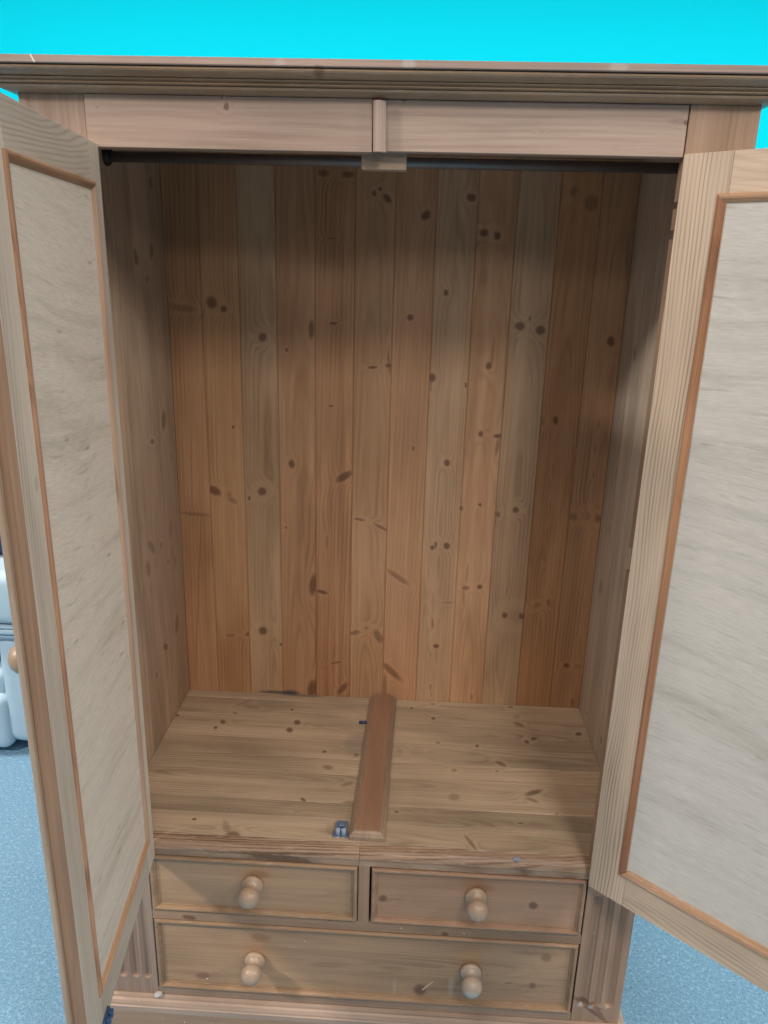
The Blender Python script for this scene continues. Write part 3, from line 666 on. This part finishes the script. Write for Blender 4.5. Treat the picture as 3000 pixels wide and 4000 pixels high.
# header: two boards, the left one a little proud and lower
HB = wood('pine_header', ('z', 'x'), PINK, PINKD, seed=2.2, knots=K_HEADER, kaxes=('x', 'z'), u0=1.74, h0=0.05, v0=0.1, slope=0.06,
          ring=0.3, streak=0.5, freq=110, rough=0.45, knotcol=(0.07, 0.035, 0.035))
HB2 = wood('pine_header_b', ('z', 'x'), (0.415, 0.305, 0.238), PINKD, seed=8.2, knots=K_HEADER, kaxes=('x', 'z'), u0=1.70, h0=0.03, v0=0.6, slope=0.08,
           ring=0.32, streak=0.6, freq=100, rough=0.45, knotcol=(0.07, 0.035, 0.035))
obj('header_board', nbox(-SI + .0012, -0.0125, -0.0028, 0.02, 1.7478, 1.8145, bev=0.0008), HB, ward)
obj('header_board', nbox(-0.012, SI - .0016, 0.0008, 0.02, 1.7500, 1.8145, bev=0.0008), HB2, ward)
SP = [(-0.0112, 0.0008), (-0.0112, -0.0068), (-0.0100, -0.0080), (-0.0080, -0.0108), (-0.0030, -0.0118), (0.0008, -0.0104), (0.0016, -0.0082), (0.0030, -0.0080), (0.0040, -0.0062), (0.0052, -0.0058), (0.0058, -0.0046), (0.0058, 0.0008)]
bm = bmesh.new()
lo = [bm.verts.new((x + 0.0006, y - 0.003, 1.7478)) for x, y in SP]
hi = [bm.verts.new((x - 0.0006, y - 0.003, 1.8105)) for x, y in SP]
for j in range(len(SP)):
    bm.faces.new((lo[j], lo[(j + 1) % len(SP)], hi[(j + 1) % len(SP)], hi[j]))
bm.faces.new(lo)
bm.faces.new(hi)
obj('centre_bead', bm, wood('pine_bead_strip', ('x', 'z'), (0.43, 0.325, 0.27), PINKD, seed=4, rough=0.4, spec=0.6), ward)
obj('catch_block', nbox(-0.0292, 0.0345, 0.021, 0.040, 1.7290, 1.78, bev=0.0012), wood('pine_block', ('z', 'x'), (0.42, 0.30, 0.22), TAND, seed=14, ring=0.5), ward)

# hanging rail
bm = lathe([(0, XL + 0.001), (0.0088, XL + 0.001), (0.0088, XR - 0.001), (0, XR - 0.001)], 28)
for v in bm.verts:
    v.co = Vector((v.co.y, 0.25 + v.co.x, 1.7668 + v.co.z))
rod = obj('hanging_rail', bm, plain('rail_metal', (0.26, 0.25, 0.25), 0.6, 1.0), ward, smooth=True)
for sx in (-1, 1):
    xx = XL if sx < 0 else XR
    bm = lathe([(0.0090, 0), (0.017, 0), (0.017, 0.004), (0.0125, 0.009), (0.0090, 0.009)], 24)
    for v in bm.verts:
        v.co = Vector((xx - sx * v.co.y, 0.25 + v.co.x, 1.769 + v.co.z))
    obj('rail_socket', bm, plain('socket_metal', (0.06, 0.055, 0.05), 0.6, 1.0), rod)

# cornice
CP = [(0.0, 1.8146), (0.0050, 1.8146), (0.0100, 1.8152), (0.0150, 1.8166), (0.0190, 1.8186), (0.0205, 1.8206), (0.0205, 1.8214), (0.0192, 1.8219), (0.0194, 1.8225),
      (0.0225, 1.8228), (0.0250, 1.8238), (0.0252, 1.8250), (0.0236, 1.8256), (0.0240, 1.8266), (0.0275, 1.8276), (0.0290, 1.8284), (0.0290, 1.8292), (0.0270, 1.8298),
      (0.0300, 1.8306), (0.0335, 1.8318), (0.0375, 1.8336), (0.0405, 1.8356), (0.0422, 1.8376), (0.0425, 1.8394), (0.0410, 1.8404), (0.0398, 1.8408), (0.0398, 1.8413), (0.0452, 1.8414), (0.0, 1.8505)]
CP = [(o, z) for o, z in CP]
cpath = [(-WO, 0.541), (-WO, 0.0), (WO, 0.0), (WO, 0.541)]
fascia = [(0.0, 1.8414), (0.0452, 1.8414), (0.0462, 1.8424), (0.0462, 1.8498), (0.0450, 1.8508), (0.0, 1.8508)]
mould = [p for p in CP if p[1] < 1.8413] + [(0.0, 1.8412)]
cm = wood('pine_cornice', ('z', 'x'), (0.37, 0.245, 0.155), (0.26, 0.165, 0.10), seed=6.6, knots=K_CORN, kaxes=('x', 'z'), u0=1.9, h0=0.03,
          ring=0.4, streak=0.8, freq=200, rough=0.38, spec=0.5, wear=0.25)
obj('cornice', sweep(mould, cpath), cm, ward)
cm2 = wood('pine_cornice_top', ('z', 'x'), (0.37, 0.265, 0.22), (0.29, 0.20, 0.16), seed=1.6, knots=K_CORN, kaxes=('x', 'z'), u0=1.9, h0=0.03,
           ring=0.35, streak=0.6, freq=200, rough=0.45, wear=0.06,
           spots=[(0.035, 1.846, .010, .006, (.50, .45, .42), .5), (0.30, 1.846, .014, .006, (.50, .45, .42), .4), (-0.13, 1.846, .008, .006, (.5, .45, .42), .4)])
obj('cornice_top', sweep(fascia, cpath), cm2, ward)
# pale split at the left of the cornice
obj('scratch', nbox(-0.001, 0.001, -0.0003, 0.0003, -0.0052, 0.0052), plain('raw_split', (0.7, 0.66, 0.62), 0.7), ward)
sc = [o for o in ward.children if o.name.startswith('scratch')][0]
sc.location = (-0.4545, -0.0464, 1.8462)
sc.rotation_euler = (0, radians(-28), 0)

# drawer rails
RM = wood('pine_rail', ('z', 'x'), TAN, TAND, seed=12.2, knots=pick(K_DRAW, 1, 0.389, 0.411, 0), kaxes=('x', 'z'), u0=0.5, ring=0.3, rough=0.42, wear=0.12)
obj('drawer_rail', nbox(-SI + .0004, SI - .0004, 0.0008, 0.03, 0.3896, 0.4105, bev=0.0005), RM, ward)
obj('drawer_divider', nbox(-0.0130, 0.0078, 0.0011, 0.03, 0.4107, 0.5410, bev=0.0004), wood('pine_divider', ('x', 'z'), TAN, TAND, seed=17, u0=0.2), ward)
obj('bottom_rail', nbox(-SI + .0004, SI - .0004, 0.0008, 0.03, 0.170, 0.2160, bev=0.0005), wood('pine_bottom_rail', ('z', 'x'), (0.37, 0.275, 0.215), TAND, seed=18.2, u0=0.4, wear=0.15), ward)

# base moulding and plinth
BP = [(0.0, 0.170), (0.0, 0.1985), (0.0056, 0.1980), (0.0064, 0.1960), (0.0070, 0.1935), (0.0084, 0.1945), (0.0125, 0.1925), (0.0155, 0.1875), (0.0165, 0.1835), (0.0185, 0.1825), (0.0185, 0.170)]
bpm = wood('pine_base_moulding', ('z', 'x'), (0.40, 0.29, 0.225), (0.30, 0.205, 0.15), seed=9.9, u0=0.3, ring=0.25, streak=0.6, rough=0.4, spec=0.5, wear=0.12)
obj('base_moulding', sweep(BP, cpath), bpm, ward)
obj('plinth', sweep([(0.0, 0.002), (0.0, 0.1698), (0.0180, 0.1698), (0.0180, 0.002)], cpath), wood('pine_plinth', ('z', 'x'), (0.37, 0.25, 0.17), TAND, seed=4.9, u0=0.3, ring=0.25, wear=0.05), ward)

# knob mesh
KP = [(0.0, 0.004), (0.0158, 0.004), (0.0166, 0.0025), (0.0168, 0.0), (0.0160, -0.0025), (0.0138, -0.0045), (0.0128, -0.0052), (0.0124, -0.0064), (0.0108, -0.0078),
      (0.0094, -0.0100), (0.0090, -0.0122), (0.0098, -0.0140), (0.0122, -0.0160), (0.0142, -0.0185), (0.0158, -0.0220), (0.0165, -0.0262), (0.0163, -0.0300),
      (0.0152, -0.0345), (0.0132, -0.0385), (0.0104, -0.0418), (0.0070, -0.0440), (0.0036, -0.0451), (0.0, -0.0454)]
KM = wood('turned_beech', ('x', 'z'), (0.45, 0.32, 0.225), (0.38, 0.26, 0.175), seed=1.2, u0=0.05, h0=0.02, ring=0.25, freq=250, rough=0.36, spec=0.55, fibre=0.2)
KM_BLUE = wood('turned_beech_marked', ('x', 'z'), (0.46, 0.36, 0.28), (0.40, 0.31, 0.24), seed=3.2, u0=0.05, h0=0.02, ring=0.25, freq=250, rough=0.36, spec=0.55, fibre=0.2,
               spots=[(-0.003, -0.004, 0.016, 0.010, (0.50, 0.52, 0.52), 0.45), (0.000, -0.0085, 0.0055, 0.003, (0.22, 0.55, 0.72), 0.9)])
KP = [(r * 1.22, (y if y > -0.008 else y * 0.98 - 0.0025)) for r, y in KP]
bmk = lathe(KP, 40)
knob_mesh = None


def knob(parent, loc, mat, rotz=0.0, label=None):
    global knob_mesh
    if knob_mesh is None:
        o = obj('knob', bmk, mat, parent, smooth=True)
        knob_mesh = o.data
    else:
        me = knob_mesh.copy() if mat is not knob_mesh.materials[0] else knob_mesh
        if me is not knob_mesh:
            me.materials[0] = mat
        o = bpy.data.objects.new('knob', me)
        COL.objects.link(o)
        o.parent = parent
    o.location = loc
    o.rotation_euler = (0, random.uniform(-.5, .5) if mat is not KM_BLUE else 0, rotz)
    if label:
        o['label'] = label
    return o


# drawers
DL = [(0, 0.016), (0, 0.0004), (0.0006, -0.0012), (0.0020, -0.0024), (0.0040, -0.0028), (0.0058, -0.0022), (0.0068, 0.0000), (0.0074, 0.0022), (0.0086, 0.0030), (0.0100, 0.0026), (0.0104, 0.0040), (0.0116, 0.0040)]


def drawer(x0, x1, z0, z1, base, dark, seed, knobs, ring=0.4, blue=None, label=None, u0=None, shift=0.0):
    kx_g = knobs[0][0] + 0.012
    m = wood('pine_drawer', ('z', 'x'), base, dark, seed=seed, knots=[k for k in K_DRAW if z0 - .002 < k[1] < z1 and x0 - .01 < k[0] < x1], kaxes=('x', 'z'),
             u0=(z0 + z1) / 2 if u0 is None else u0, h0=0.012, v0=(x0 + x1) / 2, slope=0.06, ring=ring, freq=170, streak=0.6, rough=0.40, spec=0.45, wear=0.0, warp=0.8,
             spots=[(0.062, 0.245, .004, .030, (.50, .42, .34), .30), (0.172, 0.262, .006, .028, (.50, .42, .34), .28), (-0.14, 0.335, .012, .004, (.55, .46, .36), .2),
                    (kx_g, z1 - 0.034, .022, .010, (.20, .10, .05), .35)])
    mw = wood('pine_drawer_edge', ('z', 'x'), (base[0] * 0.86, base[1] * 0.90, base[2] * 0.95), tuple(c * 0.7 for c in dark), seed=seed + 1, u0=0.2, ring=0.3, wear=0.30, rough=0.4, grime=0.5)
    bm = rect_loft(x0, x1, z0, z1, [(i * 1.12, y * 1.15 + shift if y < .01 else y) for i, y in DL])
    bm.faces.ensure_lookup_table()
    bmesh.ops.subdivide_edges(bm, edges=[e for e in bm.edges if e.calc_length() > 0.1 and False], cuts=1)
    for f in bm.faces:
        f.material_index = 1
    bm.faces.ensure_lookup_table()
    bm.faces[-1].material_index = 0
    o = obj('drawer', bm, m, ward, mats=[mw], label=label)
    # box behind the front
    b = bmesh.new()
    box(b, x0 + .006, x0 + .018, 0.0165, 0.42, z0 + .006, z1 - .012)
    obj('drawer_side', b, DM, o)
    b = bmesh.new()
    box(b, x1 - .018, x1 - .006, 0.0165, 0.42, z0 + .006, z1 - .012)
    obj('drawer_side', b, DM, o)
    for i, (kx, kz) in enumerate(knobs):
        knob(o, (kx, -0.0016 + shift, kz), KM_BLUE if blue == i else KM, label='turned wooden knob with a light blue mark' if blue == i else None)
    return o


DM = wood('pine_drawer_side', ('z', 'y'), TAN, TAND)
drawer(-0.4080, -0.0148, 0.4126, 0.5392, (0.425, 0.262, 0.150), (0.34, 0.20, 0.115), 3.0, [(-0.2130, 0.4840)], ring=0.18, label='small left drawer with one knob', u0=0.7)
drawer(0.0118, 0.4072, 0.4126, 0.5388, (0.44, 0.255, 0.155), (0.36, 0.195, 0.11), 13.0, [(0.2075, 0.4865)], ring=0.3, label='small right drawer of redder pine with one knob')
big = drawer(-0.4074, 0.4068, 0.2180, 0.3880, (0.425, 0.262, 0.150), (0.33, 0.19, 0.11), 23.0, [(-0.2128, 0.3000), (0.2080, 0.3050)], ring=0.55, blue=1, label='wide bottom drawer with two knobs')

# splinter lifting from the wide drawer
bm = nbox(-0.0145, 0.0145, -0.0008, 0.0006, -0.0011, 0.0011)
for v in bm.verts:
    if v.co.x > 0:
        v.co.z *= 0.25
sp = obj('splinter', bm, plain('raw_splinter', (0.62, 0.50, 0.36), 0.7), big)
sp.location = (0.1262, -0.0012, 0.2660)
sp.rotation_euler = (0, radians(-47), radians(4))

# ------------------------------------------------------------------ doors
def door(name, ori, ang, s, W, su, label, hb, fb, zt, ply, lightc, darkc, seed, frs):
    """hb/fb: bead outer/inner distances at hinge and free side; local x along the door, inner face at y = s*h"""
    Z0, Z1 = 0.541, 1.7520
    T = 0.018
    b = bmesh.new()
    pu0, pu1, pz0, pz1 = su[0] - 0.006, W - su[1] + 0.006, 0.606, 1.700
    ys = sorted((-s * 0.0012, -s * 0.0070))
    box(b, su[0] + .0002, W - su[1] - .0002, ys[0], ys[1], 0.6122, 1.6948)
    d = obj(name, b, ply, ward, label=label)
    d.location = ori
    d.rotation_euler = (0, 0, radians(-ang))
    ya, yb = sorted((0.0, -s * T))

    def part(nm, x0, x1, z0, z1, m, bev=0.0007):
        return obj(nm, nbox(x0, x1, ya, yb, z0, z1, bev=bev), m, d)
    mh = wood('pine_door_stile', ('x', 'z'), lightc, darkc, seed=seed, u0=frs[0], h0=0.02, v0=0.85, slope=0.02, ring=frs[1], freq=frs[2], warp=frs[3], lw=0.30, streak=0.45, rough=0.5, fibre=0.3)
    mf = wood('pine_door_free', ('x', 'z'), lightc, darkc, seed=seed + 5, u0=W - 0.09, h0=0.03, ring=0.55, freq=160, streak=0.45, rough=0.5,
              spots=[(W - 0.026, 1.165, .0012, .0014, (.08, .06, .05), .9), (W - 0.030, 1.02, .0012, .0014, (.08, .06, .05), .9), (W - 0.040, 1.36, .006, .010, (.40, .36, .30), .5)])
    part('door_stile', 0, su[0], Z0, Z1, mh)
    part('door_stile', W - su[1], W, Z0, Z1, mf)
    mr = wood('pine_door_rail', ('z', 'x'), lightc, darkc, seed=seed + 9, u0=1.77, h0=0.02, v0=0.5, slope=0.16, ring=0.7, freq=150, streak=0.4, rough=0.5)
    mr2 = wood('pine_door_rail_low', ('z', 'x'), tuple(c * .97 for c in lightc), darkc, seed=seed + 12, u0=0.50, h0=0.02, v0=0.1, slope=0.14, ring=0.7, freq=150, streak=0.4, rough=0.5)
    part('door_rail', su[0] + .0003, W - su[1] - .0003, 1.6950, Z1 - .0002, mr)
    part('door_rail', su[0] + .0003, W - su[1] - .0003, Z0 + .0002, 0.6120, mr2)
    # outer bevelled field panel
    b = bmesh.new()
    yo = sorted((-s * 0.0072, -s * 0.0150))
    box(b, su[0] + .02, W - su[1] - .02, yo[0], yo[1], 0.632, 1.675, bev=0.003)
    obj('field_panel', b, wood('pine_field', ('x', 'z'), TAN, TAND, seed=seed), d)
    # beads: (fixed edge outer, inner, from, to, orientation)
    om = wood('bead_orange', ('x', 'z'), (0.44, 0.25, 0.15), (0.27, 0.12, 0.06), seed=seed + 3, u0=0.1, ring=0.55, freq=500, streak=0.9, rough=0.45, grime=0.75)
    omh = wood('bead_orange_h', ('z', 'x'), ORANGE, ORANGED, seed=seed + 4, u0=0.1, ring=0.5, freq=500, streak=0.9, rough=0.45, grime=0.75)
    pl = wood('bead_pale', ('z', 'x'), (0.58, 0.36, 0.22), (0.36, 0.18, 0.09), seed=seed + 6, u0=0.1, ring=0.5, freq=500, streak=0.9, rough=0.5, wear=0.5)
    omt = wood('bead_hinge', ('x', 'z'), (0.48, 0.32, 0.225) if s > 0 else (0.46, 0.235, 0.12), (0.40, 0.24, 0.155) if s > 0 else (0.24, 0.095, 0.045), seed=seed + 5, u0=0.1, ring=0.5, freq=500, streak=0.9, rough=0.45, grime=0.75)
    prof = [(0.0, 0.0003), (0.0, 0.0022), (0.10, 0.0036), (0.30, 0.0046), (0.55, 0.0042), (0.80, 0.0022), (0.95, 0.0008), (1.0, -0.0006), (1.0, -0.0011), (0.0, -0.0011)]
    prof = [(a, h if h > 0 else h) for a, h in prof]

    def bead(p_out, p_in, e0, e1, axis, m, mit=(1, 1)):
        b = bmesh.new()
        w = p_in - p_out
        steps = 1
        r0, r1 = [], []
        for a, h in prof:
            c = p_out + a * w
            A = e0 + abs(w) * a * mit[0]
            B = e1 - abs(w) * a * mit[1]
            for ring_, q in ((r0, A), (r1, B)):
                ring_.append(b.verts.new((c, s * max(h, -0.0011), q) if axis == 'z' else (q, s * max(h, -0.0011), c)))
        k = len(prof)
        for j in range(k):
            b.faces.new((r0[j], r0[(j + 1) % k], r1[(j + 1) % k], r1[j]))
        b.faces.new(r0)
        b.faces.new(r1)
        obj('bead', b, m, d)
    zt0, zt1, zb0, zb1 = zt
    bead(hb[0], hb[1], zb0 + .001, zt0, 'z', omt, (0.0 if s > 0 else 1, 1))
    bead(fb[0], fb[1], zb0, zt0, 'z', om)
    bead(zt0, zt1, hb[0], fb[0], 'x', omh)
    bead(zb0, zb1, hb[0], fb[0], 'x', pl)
    return d


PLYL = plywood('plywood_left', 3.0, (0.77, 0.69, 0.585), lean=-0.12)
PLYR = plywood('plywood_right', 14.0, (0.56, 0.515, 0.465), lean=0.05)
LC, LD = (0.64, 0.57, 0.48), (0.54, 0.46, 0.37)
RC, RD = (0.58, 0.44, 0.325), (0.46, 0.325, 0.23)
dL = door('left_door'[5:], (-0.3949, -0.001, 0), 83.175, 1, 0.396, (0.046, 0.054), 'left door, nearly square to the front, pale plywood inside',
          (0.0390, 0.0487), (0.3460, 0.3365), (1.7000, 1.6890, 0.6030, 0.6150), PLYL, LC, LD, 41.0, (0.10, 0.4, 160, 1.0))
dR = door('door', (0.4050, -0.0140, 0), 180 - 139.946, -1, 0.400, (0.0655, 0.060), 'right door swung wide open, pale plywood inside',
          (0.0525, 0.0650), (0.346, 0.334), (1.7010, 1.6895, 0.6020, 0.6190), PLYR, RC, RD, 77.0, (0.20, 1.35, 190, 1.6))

# brown free edge face and closing bead of the left door
EB = wood('pine_edge_brown', ('y', 'z'), (0.38, 0.235, 0.15), (0.29, 0.165, 0.10), seed=52, u0=0.1, ring=0.3, streak=0.7, rough=0.5)
obj('edge_lipping', nbox(0.3961, 0.3972, -0.0176, -0.0004, 0.5415, 1.7515), EB, dL)
AM = wood('pine_astragal', ('x', 'z'), (0.45, 0.34, 0.25), (0.31, 0.21, 0.14), seed=53, u0=0.1, ring=0.6, freq=300, streak=0.9, rough=0.45, wear=0.2)
pts = [(0.386, -0.0182), (0.4045, -0.0182), (0.4055, -0.0192), (0.4055, -0.0215), (0.4040, -0.0240), (0.4010, -0.0262), (0.3965, -0.0280), (0.3920, -0.0262), (0.3895, -0.0235), (0.386, -0.0225)]
bm = bmesh.new()
lo = [bm.verts.new((x, y, 0.5415)) for x, y in pts]
hi = [bm.verts.new((x, y, 1.7515)) for x, y in pts]
for j in range(len(pts)):
    bm.faces.new((lo[j], lo[(j + 1) % len(pts)], hi[(j + 1) % len(pts)], hi[j]))
bm.faces.new(lo)
bm.faces.new(hi)
obj('closing_bead', bm, AM, dL)
knob(dL, (0.3320, -0.0182, 1.134), KM)
knob(dR, (0.3550, 0.0182, 1.143), KM, rotz=pi)
# bolt catch on the foot of the left door
CM = plain('catch_blue_metal', (0.05, 0.11, 0.24), 0.4, 0.3)
b = bmesh.new()
box(b, 0.318, 0.346, 0.0004, 0.004, 0.5425, 0.556, bev=0.0012)
box(b, 0.322, 0.330, 0.004, 0.010, 0.5435, 0.5555, bev=0.001)
box(b, 0.335, 0.342, 0.004, 0.010, 0.5435, 0.5555, bev=0.001)
obj('catch_plate', b, CM, dL)
# hinge knuckles
HM = plain('hinge_brass', (0.25, 0.19, 0.11), 0.4, 0.9)
for dd, yy in ((dL, -0.0225), (dR, 0.0225)):
    for zc in (0.68, 1.16, 1.62):
        bm = lathe([(0, 0), (0.0036, 0), (0.0036, 0.055), (0, 0.055)], 12)
        for v in bm.verts:
            v.co = Vector((v.co.x + 0.003, yy + v.co.z, zc + v.co.y))
        obj('hinge', bm, HM, dd)

# ball catch screwed to the wardrobe floor
CB = plain('catch_blue_body', (0.15, 0.21, 0.31), 0.45, 0.2, var=0.25, scale=300)
CR = plain('catch_pale_roller', (0.32, 0.41, 0.53), 0.4, 0.0)
b = bmesh.new()
box(b, -0.0665, -0.0360, 0.0330, 0.0480, ZF + .0002, ZF + 0.0018, bev=0.0006)
box(b, -0.0605, -0.0395, 0.0440, 0.0740, ZF + .0002, ZF + 0.0060, bev=0.0012)
box(b, -0.0610, -0.0570, 0.0420, 0.0600, ZF + .006, ZF + 0.0150, bev=0.0008)
box(b, -0.0435, -0.0395, 0.0420, 0.0600, ZF + .006, ZF + 0.0150, bev=0.0008)
box(b, -0.0570, -0.0430, 0.0520, 0.0590, ZF + .006, ZF + 0.0120, bev=0.0008)
cb = obj('roller_catch', b, CB, ward)
for rx in (-0.0560, -0.0450):
    bm = lathe([(0, 0), (0.0034, 0), (0.0047, 0.0010), (0.0048, 0.0125), (0.0042, 0.0138), (0, 0.0142)], 20)
    for v in bm.verts:
        v.co = Vector((rx + v.co.x, 0.0385 + v.co.z, ZF + 0.0019 + v.co.y))
    obj('roller', bm, CR, cb, smooth=True)

# ------------------------------------------------------------------ loose strip lying front to back on the wardrobe floor
strip_m = wood('pine_strip_red', ('x', 'y'), (0.37, 0.21, 0.13), (0.31, 0.165, 0.10), seed=61, kaxes=('x', 'y'), u0=0.3, h0=0.05, ring=0.25, streak=0.6, rough=0.42,
               spots=[(-0.018, 0.075, .0022, .0022, (.22, .16, .11), .8), (0.004, 0.31, .002, .002, (.3, .28, .26), .8)], wear=0.0, knots=[])
st_e = wood('pine_strip_edge', ('x', 'y'), (0.40, 0.285, 0.20), (0.30, 0.20, 0.135), seed=62, u0=0.3, ring=0.3, streak=0.6, rough=0.42, wear=0.3)
bm = bmesh.new()
# front-left, front-right, back-right, back-left corners (bottom), then stepped bevel towards the top
cor = [(-0.0335, 0.0275), (0.0332, 0.0270), (0.0372, 0.5270), (-0.0268, 0.5270)]
H = 0.0155
lv = [(0.0, 0.0), (0.0, H - 0.0075), (0.0012, H - 0.0060), (0.0036, H - 0.0050), (0.0042, H - 0.0032), (0.0078, H - 0.0004), (0.0092, H - 0.0002), (0.0098, H - 0.0012), (0.0108, H - 0.0012), (0.0112, H)]
prev = None
for ins, h in lv:
    ib = min(ins * 0.55, 0.004)
    c = [(cor[0][0] + ins, cor[0][1] + ins), (cor[1][0] - ins, cor[1][1] + ins), (cor[2][0] - ins - 0.003, cor[2][1] - ib), (cor[2][0] - ins - 0.001, cor[2][1] - ib - 0.006)]
    pts4 = [(cor[0][0] + ins, cor[0][1] + ins), (cor[1][0] - ins, cor[1][1] + ins), (cor[2][0] - ins, cor[2][1] - ib - 0.010), (cor[2][0] - ins - 0.008, cor[2][1] - ib),
            (cor[3][0] + ins + 0.008, cor[3][1] - ib), (cor[3][0] + ins, cor[3][1] - ib - 0.010)]
    vs = [bm.verts.new((x, y, ZF + 0.0006 + h)) for x, y in pts4]
    if prev is None:
        f = bm.faces.new(vs)
        f.material_index = 1
    else:
        for j in range(6):
            f = bm.faces.new((prev[j], prev[(j + 1) % 6], vs[(j + 1) % 6], vs[j]))
            f.material_index = 1
    prev = vs
bm.faces.new(prev)
strip = obj('wooden_strip', bm, strip_m, mats=[st_e])
tag(strip, 'reddish moulded wooden strip lying front to back on the wardrobe floor', 'wooden strip')

peg = obj('plastic_peg', lathe([(0, -0.011), (0.0022, -0.010), (0.0034, -0.006), (0.0036, 0.0), (0.0036, 0.009), (0, 0.010)], 14), plain('peg_blue', (0.02, 0.04, 0.12), 0.35), smooth=True)
peg.location = (-0.0370, 0.414, ZF + 0.0038)
peg.rotation_euler = (0, 0, radians(97))
tag(peg, 'tiny dark blue plastic peg beside the back of the reddish strip', 'peg')

bm = bmesh.new()
bmesh.ops.create_icosphere(bm, subdivisions=3, radius=0.0052)
for v in bm.verts:
    v.co *= 1 + random.uniform(-.25, .25)
    v.co.z *= 0.35
    v.co.x *= 1.3
fluff = obj('lint', bm, plain('lint_grey_blue', (0.33, 0.36, 0.47), 0.9), smooth=False)
fluff.location = (0.2776, 0.0085, ZF - 0.004)
tag(fluff, 'small grey blue bit of lint on the front edge of the wardrobe floor', 'lint')

bm = bmesh.new()
bmesh.ops.create_icosphere(bm, subdivisions=2, radius=0.0068)
for v in bm.verts:
    v.co *= 1 + random.uniform(-.2, .2)
    v.co.x *= 1.25
    v.co.z *= 0.62
crumb = obj('plaster_crumb', bm, plain('plaster', (0.45, 0.46, 0.44), 0.85))
crumb.location = (-0.4090, -0.0050, 0.2030)
tag(crumb, 'small grey plaster crumb on the base ledge below the wide drawer\'s left end', 'crumb')

# white specks of dust on ledge, plinth and nosing
bm = bmesh.new()
spk = [(-0.300, 0.0035, 0.5665), (-0.402, -0.0070, 0.1985), (-0.452, -0.012, 0.1935), (-0.446, -0.0135, 0.1925), (-0.355, -0.0188, 0.150), (-0.37, -0.0188, 0.14), (-0.367, -0.0188, 0.137), (-0.398, -0.0188, 0.156),
       (-0.368, -0.0188, 0.1365), (-0.33, -0.0188, 0.145), (-0.30, -0.0188, 0.150), (-0.36, -0.0005, 0.385), (-0.115, 0.0016, 0.355), (0.035, -0.0188, 0.165), (-0.135, -0.0188, 0.16), (-0.20, -0.0188, 0.150),
       (-0.31, 0.001, 0.245), (0.18, -0.0188, 0.16), (0.06, -0.0188, 0.145), (-0.05, 0.001, 0.23), (0.432, -0.0005, 0.420), (0.449, 0.0, 0.412), (0.07, 0.0006, 0.402), (0.19, 0.0006, 0.398)]
spk += [(-0.0565, 0.0325, ZF + .0008), (-0.0540, 0.0318, ZF + .0008), (-0.0455, 0.0322, ZF + .0008), (-0.0430, 0.0325, ZF + .0008)]
for p in spk:
    g = bmesh.ops.create_icosphere(bm, subdivisions=1, radius=random.uniform(0.0006, 0.0013))
    for v in g['verts']:
        v.co = v.co + Vector(p)
specks = obj('dust_specks', bm, plain('white_dust', (0.75, 0.74, 0.72), 0.9), kind='stuff')
tag(specks, 'scattered white dust specks on the drawer fronts and base of the wardrobe', 'dust')

# ------------------------------------------------------------------ pale blue sofa behind the left door
LB = plain('pale_blue_leather', (0.46, 0.60, 0.70), 0.55, 0.0, 0.5, var=0.08, scale=9)
NV = plain('navy_cloth', (0.03, 0.05, 0.11), 0.8, 0.0, 0.3, var=0.2, scale=60)


def soft(x0, x1, y0, y1, z0, z1, r=0.06, seg=6):
    return nbox(x0, x1, y0, y1, z0, z1, bev=r, seg=seg)


sofa = bpy.data.objects.new('sofa', None)
COL.objects.link(sofa)
sofa.location = (0, 0, 0)
tag(sofa, 'pale blue leather sofa standing behind the open left door', 'sofa')
obj('seat_base', soft(-1.272, -0.62, 1.00, 1.70, 0.04, 0.455, 0.045), LB, sofa, smooth=True)
obj('seat_cushion', soft(-1.29, -0.62, 0.985, 1.62, 0.455, 0.480, 0.012), LB, sofa, smooth=True)
obj('seat_cushion', soft(-1.33, -0.62, 0.99, 1.62, 0.482, 0.665, 0.04), LB, sofa, smooth=True)
obj('backrest', soft(-1.36, -0.62, 1.40, 1.74, 0.48, 1.02, 0.10), NV, sofa, smooth=True)
obj('arm', soft(-1.60, -1.268, 1.02, 1.72, 0.20, 0.30, 0.03), LB, sofa, smooth=True)
obj('arm', soft(-1.60, -1.255, 0.99, 1.72, 0.02, 0.225, 0.035), LB, sofa, smooth=True)
obj('arm_cushion', soft(-1.62, -1.30, 1.04, 1.72, 0.31, 0.60, 0.06), plain('leather_painted_shade', (0.10, 0.20, 0.34), 0.5), sofa, smooth=True)  # darker leather colour paints in the shaded gap left of the seat
cu = obj('scatter_cushion', soft(-1.44, -1.06, 1.12, 1.26, 0.655, 0.93, 0.065), NV, smooth=True)
tag(cu, 'dark navy cushion resting on the pale blue sofa seat', 'cushion')
bm = bmesh.new()
for z_ in (0.452, 0.484):
    bmesh.ops.create_cone(bm, cap_ends=True, segments=10, radius1=0.004, radius2=0.004, depth=0.66,
                          matrix=Matrix.Translation((-0.955, 0.986, z_)) @ Matrix.Rotation(radians(90), 4, 'Y'))
obj('piping', bm, plain('piping_grey', (0.22, 0.33, 0.42), 0.5), sofa, smooth=True)
